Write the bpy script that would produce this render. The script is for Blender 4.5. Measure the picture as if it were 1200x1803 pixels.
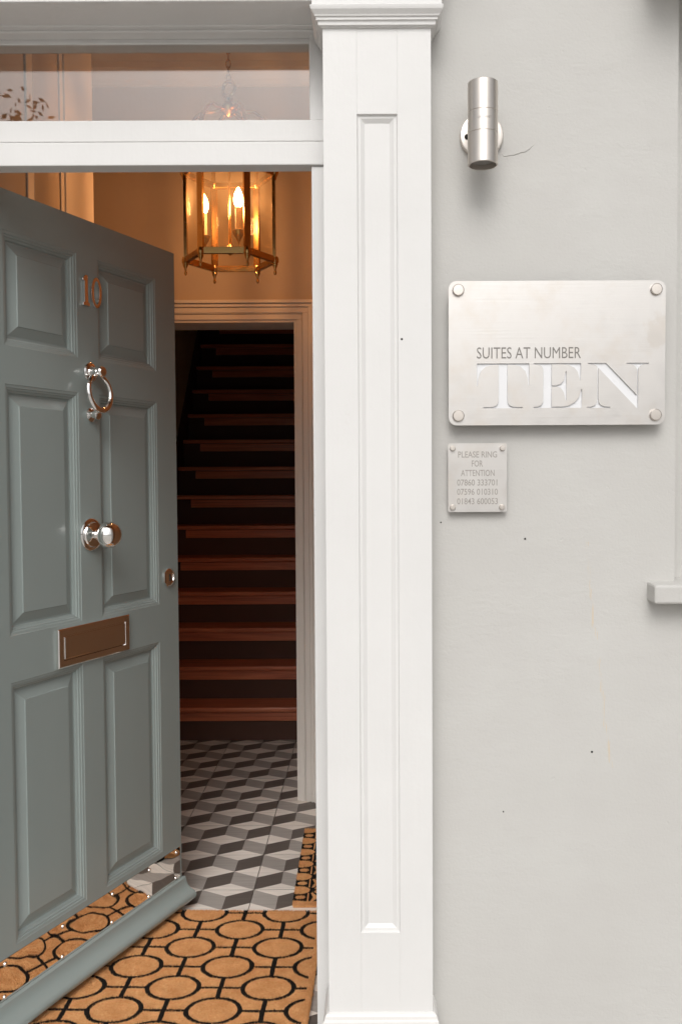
import bpy, bmesh, math, random
import numpy as np
from mathutils import Vector, Matrix

for o in list(bpy.data.objects):
    bpy.data.objects.remove(o, do_unlink=True)
random.seed(7); rng = np.random.default_rng(7)
SC = bpy.context.scene
COL = SC.collection
R = math.radians

# ------------------------------------------------------------------ camera
cam = bpy.data.cameras.new('camera')
cam.sensor_fit = 'VERTICAL'; cam.sensor_height = 36.0; cam.sensor_width = 24.0
cam.lens = 36.0 * 1590 / 1803
cam.shift_x = -52 / 1803
cam.clip_start = 0.05; cam.clip_end = 3000
camo = bpy.data.objects.new('camera', cam); COL.objects.link(camo)
_t, _r = R(2.2), R(-0.27)
_fw = Vector((0, math.cos(_t), -math.sin(_t))); _up0 = Vector((0, math.sin(_t), math.cos(_t))); _rt0 = Vector((1, 0, 0))
_rt = _rt0 * math.cos(_r) + _up0 * math.sin(_r); _up = _up0 * math.cos(_r) - _rt0 * math.sin(_r)
M_ = Matrix.Identity(4)
for i in range(3):
    M_[i][0] = _rt[i]; M_[i][1] = _up[i]; M_[i][2] = -_fw[i]
M_.translation = Vector((0, -1.93, 1.33))
camo.matrix_world = M_
SC.camera = camo

# ------------------------------------------------------------------ sky, sun, exposure
SUN_EL, SUN_AZ = R(45), R(3)            # overcast: a broad soft sun high in front of the house
w = bpy.data.worlds.new('World'); SC.world = w; w.use_nodes = True
nt = w.node_tree; nt.nodes.clear()
sky = nt.nodes.new('ShaderNodeTexSky'); sky.sky_type = 'NISHITA'; sky.sun_disc = False
sky.sun_elevation = SUN_EL; sky.sun_rotation = R(180) + SUN_AZ
sky.air_density = 1.0; sky.dust_density = 6.0; sky.ozone_density = 1.0
hs = nt.nodes.new('ShaderNodeHueSaturation'); hs.inputs['Saturation'].default_value = 0.12
bg = nt.nodes.new('ShaderNodeBackground'); bg.inputs['Strength'].default_value = 0.128
wo = nt.nodes.new('ShaderNodeOutputWorld')
nt.links.new(sky.outputs[0], hs.inputs['Color']); nt.links.new(hs.outputs[0], bg.inputs['Color']); nt.links.new(bg.outputs[0], wo.inputs['Surface'])
sl = bpy.data.lights.new('sun', 'SUN'); sl.energy = 1.0; sl.angle = R(35); sl.color = (1.0, 0.965, 0.92)
so = bpy.data.objects.new('sun', sl); COL.objects.link(so)
_sd = Vector((math.sin(-SUN_AZ) * math.cos(SUN_EL), -math.cos(SUN_AZ) * math.cos(SUN_EL), math.sin(SUN_EL)))
so.rotation_euler = _sd.to_track_quat('Z', 'Y').to_euler(); so.location = (0, -6, 8)
vs = SC.view_settings; vs.view_transform = 'Standard'; vs.look = 'None'; vs.gamma = 1.0; vs.use_curve_mapping = False
vs.exposure = 0.0
cy = SC.cycles
cy.use_denoising = True
try: cy.denoiser = 'OPENIMAGEDENOISE'
except Exception: pass
cy.use_adaptive_sampling = False
cy.max_bounces = 12; cy.diffuse_bounces = 6; cy.glossy_bounces = 6; cy.transparent_max_bounces = 24
cy.sample_clamp_indirect = 8.0; cy.caustics_reflective = True; cy.blur_glossy = 0.5

# ------------------------------------------------------------------ material helpers
class NT:
    """Small helper for building node materials."""
    def __init__(s, name):
        s.m = bpy.data.materials.new(name); s.m.use_nodes = True
        s.t = s.m.node_tree; s.t.nodes.clear()
        s.out = s.t.nodes.new('ShaderNodeOutputMaterial')
    def n(s, typ, **kw):
        nd = s.t.nodes.new(typ)
        for k, v in kw.items(): setattr(nd, k, v)
        return nd
    def put(s, sock, v):
        if isinstance(v, bpy.types.NodeSocket): s.t.links.new(v, sock)
        elif isinstance(v, (tuple, list)) and len(v) == 3 and sock.type == 'RGBA': sock.default_value = (*v, 1)
        else: sock.default_value = v
    def M(s, op, a, b=None, c=None, clamp=False):
        nd = s.n('ShaderNodeMath', operation=op); nd.use_clamp = clamp
        for i, v in enumerate((a, b, c)):
            if v is not None: s.put(nd.inputs[i], v)
        return nd.outputs[0]
    def coord(s, which='Object', scale=None, off=None):
        c = s.n('ShaderNodeTexCoord').outputs[which]
        if scale or off:
            mp = s.n('ShaderNodeMapping'); s.t.links.new(c, mp.inputs['Vector'])
            if scale: mp.inputs['Scale'].default_value = scale
            if off: mp.inputs['Location'].default_value = off
            return mp.outputs[0]
        return c
    def pos(s, scale=None):
        c = s.n('ShaderNodeNewGeometry').outputs['Position']
        if scale:
            mp = s.n('ShaderNodeMapping'); s.t.links.new(c, mp.inputs['Vector']); mp.inputs['Scale'].default_value = scale
            return mp.outputs[0]
        return c
    def noise(s, vec, scale, detail=4, rough=0.55, dist=0.0):
        nd = s.n('ShaderNodeTexNoise'); s.put(nd.inputs['Vector'], vec); nd.inputs['Scale'].default_value = scale
        nd.inputs['Detail'].default_value = detail; nd.inputs['Roughness'].default_value = rough; nd.inputs['Distortion'].default_value = dist
        return nd.outputs['Fac']
    def ramp(s, fac, stops):
        nd = s.n('ShaderNodeValToRGB'); s.put(nd.inputs[0], fac); e = nd.color_ramp.elements
        while len(e) < len(stops): e.new(0.5)
        for i, (p, c) in enumerate(stops):
            e[i].position = p; e[i].color = (c, c, c, 1) if not isinstance(c, tuple) else (*c, 1)
        return nd.outputs[0]
    def mix(s, fac, a, b, blend='MIX'):
        nd = s.n('ShaderNodeMix', data_type='RGBA', blend_type=blend)
        s.put(nd.inputs[0], fac); s.put(nd.inputs[6], a); s.put(nd.inputs[7], b)
        return nd.outputs[2]
    def bump(s, h, strength=0.3, dist=0.01, normal=None):
        nd = s.n('ShaderNodeBump'); nd.inputs['Strength'].default_value = strength; nd.inputs['Distance'].default_value = dist
        s.put(nd.inputs['Height'], h)
        if normal is not None: s.put(nd.inputs['Normal'], normal)
        return nd.outputs[0]
    def bsdf(s, color, rough=0.5, metal=0.0, normal=None, spec=0.5, coat=0.0, coat_rough=0.1, aniso=0.0):
        b = s.n('ShaderNodeBsdfPrincipled')
        s.put(b.inputs['Base Color'], color); s.put(b.inputs['Roughness'], rough); s.put(b.inputs['Metallic'], metal)
        b.inputs['Specular IOR Level'].default_value = spec; b.inputs['Coat Weight'].default_value = coat; b.inputs['Coat Roughness'].default_value = coat_rough
        b.inputs['Anisotropic'].default_value = aniso
        if normal is not None: s.t.links.new(normal, b.inputs['Normal'])
        s.t.links.new(b.outputs[0], s.out.inputs['Surface'])
        return b
    def sep(s, v):
        nd = s.n('ShaderNodeSeparateXYZ'); s.put(nd.inputs[0], v); return nd.outputs

def paint(name, col, rough=0.4, var=0.06, bump=0.08, wear=None, spec=0.5, grain=1.0):
    k = NT(name); p = k.pos()
    n1 = k.noise(p, 3.5, 5); n2 = k.noise(p, 45, 3)
    c = k.mix(k.ramp(n1, [(0.3, 0.0), (0.75, 1.0)]), tuple(x * (1 - var) for x in col), tuple(min(1, x * (1 + var * 0.4)) for x in col))
    if wear:
        n3 = k.noise(p, 11, 8, 0.65)
        c = k.mix(k.ramp(n3, [(0.66, 0.0), (0.76, wear[1])]), c, wear[0])
    r = k.M('ADD', k.M('MULTIPLY', n2, 0.16 * grain), rough - 0.08 * grain)
    brush = k.noise(k.pos((60, 60, 5)), 1.0, 4)
    h = k.M('ADD', k.M('MULTIPLY', brush, 0.8), k.M('MULTIPLY', n2, grain))
    k.bsdf(c, r, normal=k.bump(h, bump, 0.004), spec=spec)
    return k.m

def metal(name, col, rough, brushed=None, wav=0.0, var=0.0, pocol=None, stain=None):
    k = NT(name); p = k.pos(); nrm = None
    c = col
    if var:
        n = k.noise(p, 14, 6, 0.6); c = k.mix(k.ramp(n, [(0.52, 0.0), (0.72, var)]), col, pocol or tuple(x * 0.6 for x in col))
    if stain:                                  # a weathered brown patch with a ragged outline: (x, z, rx, rz, colour)
        X, Y, Z = k.sep(p); ex = k.M('DIVIDE', k.M('SUBTRACT', X, stain[0]), stain[2]); ez = k.M('DIVIDE', k.M('SUBTRACT', Z, stain[1]), stain[3])
        d = k.M('ADD', k.M('SQRT', k.M('ADD', k.M('MULTIPLY', ex, ex), k.M('MULTIPLY', ez, ez))), k.M('MULTIPLY', k.M('SUBTRACT', k.noise(p, 38, 5, 0.65), 0.5), 2.2))
        c = k.mix(k.ramp(d, [(0.62, 0.32), (1.0, 0.0)]), c, stain[4])
    if brushed:
        n = k.noise(k.pos(brushed), 1.0, 3); nrm = k.bump(n, 0.055, 0.002)
    elif wav:
        n = k.noise(p, 9, 1); nrm = k.bump(n, wav, 0.02)
    rr = k.M('ADD', k.M('MULTIPLY', k.noise(p, 30, 4), rough * 0.8), rough * 0.6)
    k.bsdf(c, rr, metal=1.0, normal=nrm)
    return k.m

def thin_glass(name, tint, refl=1.0, base=0.0, dust=0.0):
    """A flat pane: clear straight through, mirror-like by Fresnel (both faces)."""
    k = NT(name)
    tr = k.n('ShaderNodeBsdfTransparent'); tr.inputs[0].default_value = (*tint, 1)
    gl = k.n('ShaderNodeBsdfGlossy'); gl.inputs['Roughness'].default_value = 0.015; gl.inputs[0].default_value = (1, 1, 1, 1)
    wav = k.noise(k.pos(), 2.2, 1); k.t.links.new(k.bump(wav, 0.05, 0.02), gl.inputs['Normal'])
    fr = k.n('ShaderNodeFresnel'); bf = k.n('ShaderNodeNewGeometry').outputs['Backfacing']
    k.put(fr.inputs['IOR'], k.M('SUBTRACT', 1.52, k.M('MULTIPLY', bf, 1.52 - 1 / 1.52)))
    f = k.M('ADD', k.M('MULTIPLY', fr.outputs[0], refl), base, clamp=True)
    mx = k.n('ShaderNodeMixShader'); k.put(mx.inputs[0], f); k.t.links.new(tr.outputs[0], mx.inputs[1]); k.t.links.new(gl.outputs[0], mx.inputs[2])
    res = mx.outputs[0]
    if dust:                                  # a film of dust that catches the candle light
        tl_ = k.n('ShaderNodeBsdfTranslucent'); tl_.inputs[0].default_value = (0.9, 0.8, 0.62, 1)
        m2 = k.n('ShaderNodeMixShader'); k.put(m2.inputs[0], k.M('MULTIPLY', k.noise(k.pos(), 18, 4), dust * 2))
        k.t.links.new(res, m2.inputs[1]); k.t.links.new(tl_.outputs[0], m2.inputs[2]); res = m2.outputs[0]
    k.t.links.new(res, k.out.inputs['Surface'])
    return k.m

MAT = {}
MAT['white'] = paint('white_gloss_paint', (0.69, 0.683, 0.672), 0.42, 0.05, 0.13, wear=((0.60, 0.575, 0.54), 0.45), spec=0.35)
MAT['white_worn'] = paint('white_paint_worn', (0.70, 0.685, 0.665), 0.45, 0.05, 0.12, wear=((0.62, 0.42, 0.25), 0.8), spec=0.35)
MAT['hall_white'] = paint('hall_woodwork_white', (0.74, 0.70, 0.65), 0.45, 0.04, 0.05, spec=0.3)
MAT['hall_wall'] = paint('hall_wall_cream', (0.54, 0.465, 0.385), 0.75, 0.06, 0.12, spec=0.2)
MAT['hall_brown'] = paint('hall_wall_warm_brown', (0.42, 0.245, 0.14), 0.7, 0.06, 0.12, spec=0.2)
MAT['hall_ceil'] = paint('hall_ceiling_white', (0.74, 0.70, 0.64), 0.8, 0.05, 0.1, spec=0.2)
MAT['stair_wall'] = paint('stair_wall_olive', (0.72, 0.62, 0.47), 0.8, 0.1, 0.1, spec=0.15)
MAT['door'] = paint('sage_grey_door_paint', (0.272, 0.314, 0.303), 0.20, 0.03, 0.03, spec=0.5, grain=0.12)
MAT['chrome'] = metal('polished_chrome', (0.93, 0.91, 0.89), 0.045, var=0.12)
MAT['chrome_sheet'] = metal('polished_kick_sheet', (0.90, 0.87, 0.84), 0.03, wav=0.10)
MAT['steel'] = metal('brushed_steel_tube', (0.68, 0.63, 0.58), 0.34, brushed=(260, 260, 6))
MAT['plate_steel'] = metal('brushed_sign_steel', (0.62, 0.60, 0.578), 0.45, brushed=(5, 300, 300), var=0.55, pocol=(0.58, 0.53, 0.475), stain=(0.604, 1.632, 0.030, 0.042, (0.50, 0.44, 0.375)))
MAT['brass'] = metal('aged_brass', (0.62, 0.40, 0.16), 0.24, var=0.6, pocol=(0.26, 0.16, 0.07))
MAT['glass'] = thin_glass('window_pane', (0.93, 0.94, 0.93), 1.55, 0.01)
MAT['lantern_glass'] = thin_glass('lantern_pane', (0.97, 0.93, 0.86), 0.05, 0.001, 0.024)
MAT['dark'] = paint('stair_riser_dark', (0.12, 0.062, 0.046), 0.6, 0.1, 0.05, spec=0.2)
MAT['acrylic'] = paint('white_acrylic', (0.72, 0.725, 0.74), 0.3, 0.01, 0.01)
MAT['etch'] = paint('etched_grey', (0.19, 0.178, 0.165), 0.6, 0.05, 0.02)
MAT['etch_soft'] = paint('etched_soft_grey', (0.34, 0.315, 0.29), 0.6, 0.05, 0.02)
MAT['hole'] = paint('nail_hole', (0.03, 0.028, 0.026), 0.8, 0.05, 0.02)
MAT['stone'] = paint('doorstep_stone', (0.50, 0.47, 0.43), 0.8, 0.15, 0.3)
MAT['pavement'] = paint('pavement_concrete', (0.42, 0.40, 0.375), 0.85, 0.2, 0.4)
MAT['sleeve'] = paint('candle_sleeve', (0.72, 0.60, 0.40), 0.5, 0.03, 0.02)

def wood():
    k = NT('mahogany'); p = k.coord('Object', (3, 60, 60))
    n = k.noise(p, 1.0, 6, 0.6, 0.8); n2 = k.noise(k.coord('Object', (2, 200, 200)), 1.0, 3)
    f = k.M('ADD', k.M('MULTIPLY', n, 0.7), k.M('MULTIPLY', n2, 0.3))
    c = k.ramp(f, [(0.3, (0.42, 0.105, 0.05)), (0.55, (0.70, 0.215, 0.105)), (0.75, (0.80, 0.33, 0.17))])
    k.bsdf(c, 0.33, normal=k.bump(f, 0.12, 0.003), spec=0.5); return k.m
MAT['wood'] = wood()

def bulb_mat():
    k = NT('lit_candle_bulb'); e = k.n('ShaderNodeEmission'); e.inputs[0].default_value = (1.0, 0.475, 0.195, 1); e.inputs[1].default_value = 212.0
    k.t.links.new(e.outputs[0], k.out.inputs['Surface']); return k.m
MAT['bulb'] = bulb_mat()

def render_wall():
    k = NT('pale_grey_render'); p = k.pos()
    x, y, z = k.sep(p)
    big = k.noise(p, 1.3, 4); mid = k.noise(p, 9, 6, 0.6)
    c = k.mix(k.ramp(big, [(0.32, 0.0), (0.7, 1.0)]), (0.492, 0.483, 0.460), (0.535, 0.529, 0.508))
    c = k.mix(k.ramp(mid, [(0.35, 0.0), (0.7, 0.35)]), c, (0.485, 0.468, 0.452))
    # rusty drip running down at x about 0.45, wandering slightly
    cx = k.M('ADD', 0.487, k.M('MULTIPLY', k.M('SUBTRACT', 0.95, z), 0.115))
    dx = k.M('ABSOLUTE', k.M('SUBTRACT', x, k.M('ADD', cx, k.M('MULTIPLY', k.M('SUBTRACT', k.noise(k.pos((0.01, 0.01, 1)), 14, 2), 0.5), 0.035))))
    drip = k.M('LESS_THAN', dx, 0.0035)
    spots = k.ramp(k.noise(k.pos((30, 30, 1)), 17, 3), [(0.54, 0.0), (0.60, 1.0)])
    zr = k.M('MULTIPLY', k.M('LESS_THAN', z, 1.19), k.M('GREATER_THAN', z, 0.70))
    dm = k.M('MULTIPLY', k.M('MULTIPLY', drip, spots), k.M('MULTIPLY', zr, 0.55))
    c = k.mix(dm, c, (0.60, 0.46, 0.27))
    # trowelled relief: broad undulation, short horizontal drags, fine sand
    und = k.noise(k.pos((1, 1, 1.6)), 6, 3, 0.5)
    drag = k.noise(k.pos((24, 24, 44)), 1.0, 5, 0.6, 0.3)
    patch = k.ramp(k.noise(p, 2.6, 2), [(0.36, 0.0), (0.60, 1.0)])
    fine = k.noise(p, 150, 3, 0.6)
    h = k.M('ADD', k.M('MULTIPLY', und, 0.75), k.M('ADD', k.M('MULTIPLY', k.M('MULTIPLY', drag, patch), 0.34), k.M('MULTIPLY', fine, 0.17)))
    pits = k.ramp(k.noise(p, 60, 2, 0.5), [(0.22, 0.0), (0.30, 1.0)])
    h = k.M('ADD', h, k.M('MULTIPLY', pits, 0.12))
    k.bsdf(c, 0.7, normal=k.bump(h, 0.29, 0.012), spec=0.25); return k.m
MAT['render'] = render_wall()

def tile_mat(name, col):
    k = NT(name); p = k.pos()
    oi = k.n('ShaderNodeObjectInfo').outputs['Random']
    grain = k.noise(k.pos((6, 120, 1)), 1.0, 5, 0.6, 0.4)
    c = k.mix(k.ramp(grain, [(0.35, 0.0), (0.7, 1.0)]), tuple(x * 0.86 for x in col), tuple(x * 1.08 for x in col))
    v = k.M('ADD', 0.91, k.M('MULTIPLY', oi, 0.15))
    hsn = k.n('ShaderNodeHueSaturation'); k.put(hsn.inputs['Value'], v); k.put(hsn.inputs['Color'], c)
    k.bsdf(hsn.outputs[0], k.M('ADD', 0.34, k.M('MULTIPLY', k.noise(p, 12, 4), 0.2)), normal=k.bump(grain, 0.05, 0.002), spec=0.45); return k.m
MAT['tile_light'] = tile_mat('tile_light', (0.88, 0.82, 0.75))
MAT['tile_mid'] = tile_mat('tile_mid', (0.42, 0.39, 0.36))
MAT['tile_dark'] = tile_mat('tile_dark', (0.135, 0.116, 0.102))
MAT['grout'] = paint('grout', (0.24, 0.225, 0.21), 0.9, 0.1, 0.1)

def coir(k, black):
    p = k.coord('Object')
    n = k.ramp(k.noise(p, 210, 4, 0.75), [(0.30, 0.0), (0.70, 1.0)]); n2 = k.noise(p, 22, 5, 0.65)
    tan = k.mix(n, (0.82, 0.37, 0.13), (1.0, 0.64, 0.32))
    tan = k.mix(k.ramp(n2, [(0.35, 0.0), (0.68, 0.65)]), tan, (0.66, 0.285, 0.10))
    blk = k.mix(n, (0.008, 0.007, 0.007), (0.035, 0.028, 0.024))
    c = k.mix(black, tan, blk)
    k.bsdf(c, 0.95, normal=k.bump(n, 0.8, 0.004), spec=0.1); return k.m

def ring_mat():
    k = NT('coir_ring_print'); x, y, z = k.sep(k.coord('Object'))
    wob = k.noise(k.coord('Object'), 30, 2)
    wv = k.M('MULTIPLY', k.M('SUBTRACT', wob, 0.5), 0.05)
    u = k.M('ADD', k.M('DIVIDE', x, 0.1235), wv); v = k.M('ADD', k.M('DIVIDE', y, 0.1003), wv)
    pp = k.M('ROUND', k.M('MULTIPLY', k.M('ADD', u, v), 0.5)); q = k.M('ROUND', k.M('MULTIPLY', k.M('SUBTRACT', u, v), 0.5))
    du = k.M('SUBTRACT', u, k.M('ADD', pp, q)); dv = k.M('SUBTRACT', v, k.M('SUBTRACT', pp, q))
    d = k.M('SQRT', k.M('ADD', k.M('MULTIPLY', du, du), k.M('MULTIPLY', dv, dv)))
    ring = k.M('LESS_THAN', k.M('ABSOLUTE', k.M('SUBTRACT', d, 0.535)), 0.05)
    lu = k.M('LESS_THAN', k.M('ABSOLUTE', k.M('SUBTRACT', u, k.M('ROUND', u))), 0.05)
    lv = k.M('LESS_THAN', k.M('ABSOLUTE', k.M('SUBTRACT', v, k.M('ROUND', v))), 0.048)
    line = k.M('MULTIPLY', k.M('MAXIMUM', lu, lv), k.M('GREATER_THAN', d, 0.535))
    inside = k.M('LESS_THAN', k.M('ABSOLUTE', k.M('SUBTRACT', x, -0.112)), 0.335)
    return coir(k, k.M('MULTIPLY', k.M('MAXIMUM', ring, line), inside))
MAT['mat_ring'] = ring_mat()

def fan_mat():
    k = NT('coir_fan_print'); x, y, z = k.sep(k.coord('Object'))
    P = 0.098
    fy = k.M('DIVIDE', y, P); j = k.M('ROUND', fy); dy = k.M('MULTIPLY', k.M('SUBTRACT', fy, j), P)
    ex = k.M('DIVIDE', k.M('SUBTRACT', x, 0.012), 0.036); ey = k.M('DIVIDE', dy, 0.027)
    oval = k.M('LESS_THAN', k.M('ADD', k.M('MULTIPLY', ex, ex), k.M('MULTIPLY', ey, ey)), 1.0)
    dy2 = k.M('SUBTRACT', k.M('ABSOLUTE', dy), P * 0.5)
    ex2 = k.M('DIVIDE', k.M('SUBTRACT', x, 0.020), 0.016); ey2 = k.M('DIVIDE', dy2, 0.012)
    oval2 = k.M('LESS_THAN', k.M('ADD', k.M('MULTIPLY', ex2, ex2), k.M('MULTIPLY', ey2, ey2)), 1.0)
    rx = k.M('SUBTRACT', x, 0.046)
    ang = k.M('ARCTAN2', dy, rx); rr = k.M('SQRT', k.M('ADD', k.M('MULTIPLY', rx, rx), k.M('MULTIPLY', dy, dy)))
    ray = k.M('MULTIPLY', k.M('GREATER_THAN', k.M('COSINE', k.M('MULTIPLY', ang, 11.0)), -0.1), k.M('GREATER_THAN', rr, 0.020))
    ray = k.M('MULTIPLY', ray, k.M('GREATER_THAN', x, 0.042))
    edge = k.M('LESS_THAN', y, 0.022)
    tan = k.M('MAXIMUM', k.M('MAXIMUM', oval, oval2), k.M('MAXIMUM', ray, edge))
    return coir(k, k.M('SUBTRACT', 1.0, tan))
MAT['mat_fan'] = fan_mat()

# ------------------------------------------------------------------ object helpers
def link(name, me, mats, parent=None, smooth=False):
    o = bpy.data.objects.new(name, me)
    COL.objects.link(o)
    for m in (mats if isinstance(mats, (list, tuple)) else [mats]):
        me.materials.append(MAT[m])
    if smooth:
        for p in me.polygons: p.use_smooth = True
        try: me.set_sharp_from_angle(angle=R(35))
        except Exception: pass
    if parent is not None: o.parent = parent
    return o

def obj(name, bm, mats, parent=None, smooth=False):
    bmesh.ops.recalc_face_normals(bm, faces=bm.faces)
    me = bpy.data.meshes.new(name); bm.to_mesh(me); bm.free()
    return link(name, me, mats, parent, smooth)

def empty(name, loc=(0, 0, 0), rz=0):
    o = bpy.data.objects.new(name, None); o.empty_display_size = 0.1; COL.objects.link(o); o.location = loc; o.rotation_euler = (0, 0, rz); return o

def tag(o, label=None, cat=None, group=None, kind=None):
    if label: o['label'] = label
    if cat: o['category'] = cat
    if group: o['group'] = group
    if kind or label: o['kind'] = kind or 'thing'
    return o

def new(): return bmesh.new()

def box(bm, x0, x1, y0, y1, z0, z1, bev=0.0, seg=2):
    vs_ = [bm.verts.new((x, y, z)) for x in (x0, x1) for y in (y0, y1) for z in (z0, z1)]
    fs = []
    for a in ((0, 1, 3, 2), (4, 6, 7, 5), (0, 4, 5, 1), (2, 3, 7, 6), (0, 2, 6, 4), (1, 5, 7, 3)):
        fs.append(bm.faces.new([vs_[i] for i in a]))
    if bev:
        es = list({e for f in fs for e in f.edges})
        bmesh.ops.bevel(bm, geom=es, offset=bev, segments=seg, affect='EDGES', profile=0.5)
    return bm

def bx(name, mat, parent, *a, bev=0.0015, **kw):
    bm = new(); box(bm, *a, bev=bev, **kw); return obj(name, bm, mat, parent)

def lathe(bm, prof, seg=24, mat=None, cap=True):
    """prof: list of (radius, height) about local Z; mat: Matrix placing it."""
    mat = mat or Matrix.Identity(4); rings = []
    for r, h in prof:
        if r < 1e-6: rings.append([bm.verts.new(mat @ Vector((0, 0, h)))])
        else: rings.append([bm.verts.new(mat @ Vector((r * math.cos(2 * math.pi * i / seg), r * math.sin(2 * math.pi * i / seg), h))) for i in range(seg)])
    for a, b in zip(rings, rings[1:]):
        if len(a) == 1 and len(b) == 1: continue
        for i in range(seg):
            j = (i + 1) % seg
            if len(a) == 1: bm.faces.new((a[0], b[i], b[j]))
            elif len(b) == 1: bm.faces.new((a[i], a[j], b[0]))
            else: bm.faces.new((a[i], a[j], b[j], b[i]))
    if cap:
        for rg in (rings[0], rings[-1]):
            if len(rg) > 1: bm.faces.new(rg)
    return bm

def tube(bm, pts, rad, seg=10, closed=False):
    pts = [Vector(p) for p in pts]; n = len(pts); rings = []
    rads = rad if isinstance(rad, (list, tuple)) else [rad] * n
    prev = None
    for i, p in enumerate(pts):
        if closed: d = pts[(i + 1) % n] - pts[i - 1]
        else: d = pts[min(i + 1, n - 1)] - pts[max(i - 1, 0)]
        d.normalize()
        if prev is None:
            a = Vector((0, 0, 1)) if abs(d.z) < 0.9 else Vector((1, 0, 0))
            u = d.cross(a).normalized()
        else: u = (prev - d * prev.dot(d)).normalized()
        prev = u; v = d.cross(u)
        rings.append([bm.verts.new(p + (u * math.cos(2 * math.pi * k / seg) + v * math.sin(2 * math.pi * k / seg)) * rads[i]) for k in range(seg)])
    m = n if closed else n - 1
    for i in range(m):
        a, b = rings[i], rings[(i + 1) % n]
        for k in range(seg):
            bm.faces.new((a[k], a[(k + 1) % seg], b[(k + 1) % seg], b[k]))
    if not closed:
        bm.faces.new(rings[0]); bm.faces.new(rings[-1])
    return bm

def torus(bm, c, R_, r, axis, seg=40, rs=10):
    ax = Vector(axis).normalized(); a = Vector((0, 0, 1)) if abs(ax.z) < 0.9 else Vector((1, 0, 0))
    u = ax.cross(a).normalized(); v = ax.cross(u)
    return tube(bm, [Vector(c) + (u * math.cos(2 * math.pi * i / seg) + v * math.sin(2 * math.pi * i / seg)) * R_ for i in range(seg)], r, rs, True)

def ring_loft(bm, x0, x1, z0, z1, prof, yf=0.0):
    """Concentric rectangles on a plane facing -Y: prof = (inset, depth into +Y)."""
    prev = None
    for ins, d in prof:
        r = [bm.verts.new((x, yf + d, z)) for x, z in ((x0 + ins, z0 + ins), (x1 - ins, z0 + ins), (x1 - ins, z1 - ins), (x0 + ins, z1 - ins))]
        if prev:
            for i in range(4): bm.faces.new((prev[i], prev[(i + 1) % 4], r[(i + 1) % 4], r[i]))
        prev = r
    bm.faces.new(prev)
    return bm

def side_mould(bm, x0, x1, yf, yb, prof):
    """Moulding wrapped round the left, front and right of a pier: prof = (projection, z), bottom to top."""
    prev = None; first = None
    for o, z in prof:
        r = [bm.verts.new(p) for p in ((x0 - o, yb, z), (x0 - o, yf - o, z), (x1 + o, yf - o, z), (x1 + o, yb, z))]
        if prev:
            for i in range(4): bm.faces.new((prev[i], prev[(i + 1) % 4], r[(i + 1) % 4], r[i]))
        else: first = r
        prev = r
    bm.faces.new(first); bm.faces.new(prev)
    return bm

def extrude_x(bm, prof, x0, x1):
    """Closed (y,z) outline extruded from x0 to x1."""
    a = [bm.verts.new((x0, y, z)) for y, z in prof]; b = [bm.verts.new((x1, y, z)) for y, z in prof]
    n = len(prof)
    for i in range(n): bm.faces.new((a[i], a[(i + 1) % n], b[(i + 1) % n], b[i]))
    bm.faces.new(a); bm.faces.new(b)
    return bm

def text_mesh(txt, x0, x1, z0, z1, y, bold=0.0):
    """Lettering fitted into a rectangle on a plane facing -Y."""
    cu = bpy.data.curves.new('lettering', 'FONT'); cu.body = txt; cu.size = 1.0; cu.resolution_u = 3; cu.offset = bold
    to = bpy.data.objects.new('lettering_source', cu); COL.objects.link(to)
    dg = bpy.context.evaluated_depsgraph_get(); me = bpy.data.meshes.new_from_object(to.evaluated_get(dg))
    bpy.data.objects.remove(to, do_unlink=True)
    n = len(me.vertices); co = np.empty(n * 3); me.vertices.foreach_get('co', co); co = co.reshape(-1, 3)
    mn, mx = co.min(0), co.max(0)
    X = x0 + (co[:, 0] - mn[0]) / (mx[0] - mn[0]) * (x1 - x0); Z = z0 + (co[:, 1] - mn[1]) / (mx[1] - mn[1]) * (z1 - z0)
    out = np.stack([X, np.full(n, y), Z], 1).ravel(); me.vertices.foreach_set('co', out); me.update()
    return me

def rect_pts(x0, x1, z0, z1, r, n=6):
    pts = []
    for cx, cz, a0 in ((x1 - r, z1 - r, 0), (x0 + r, z1 - r, 90), (x0 + r, z0 + r, 180), (x1 - r, z0 + r, 270)):
        for i in range(n + 1):
            a = R(a0 + 90 * i / n); pts.append((cx + r * math.cos(a), cz + r * math.sin(a)))
    return pts

def cut_plate(outline, holes, y_front, thick):
    """Flat plate in the XZ plane, facing -Y, with real cut-outs."""
    cu = bpy.data.curves.new('plate_outline', 'CURVE'); cu.dimensions = '2D'; cu.fill_mode = 'BOTH'; cu.extrude = thick / 2
    for poly in [outline] + holes:
        sp = cu.splines.new('POLY'); sp.points.add(len(poly) - 1)
        for p, (x, z) in zip(sp.points, poly): p.co = (x, z, 0, 1)
        sp.use_cyclic_u = True
    to = bpy.data.objects.new('plate_source', cu); COL.objects.link(to)
    dg = bpy.context.evaluated_depsgraph_get(); me = bpy.data.meshes.new_from_object(to.evaluated_get(dg))
    bpy.data.objects.remove(to, do_unlink=True)
    for v in me.vertices:
        x, z, h = v.co; v.co = (x, y_front + thick / 2 - h, z)
    bm = new(); bm.from_mesh(me); bmesh.ops.remove_doubles(bm, verts=bm.verts, dist=1e-6)
    return bm

FRONT = Matrix.Rotation(R(90), 4, 'X')    # local +Z of a lathe -> world -Y

# ================================================================== SETTING
PAVE = -0.15
bm = new(); box(bm, -400, 400, -400, 0.6, PAVE - 0.3, PAVE)
tag(obj('pavement', bm, 'pavement'), kind='structure')

FRONT_Y = -0.065       # face of the pilaster
FR_Y = 0.06            # face of the door frame
WX = 0.650             # left edge of the window opening

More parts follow.
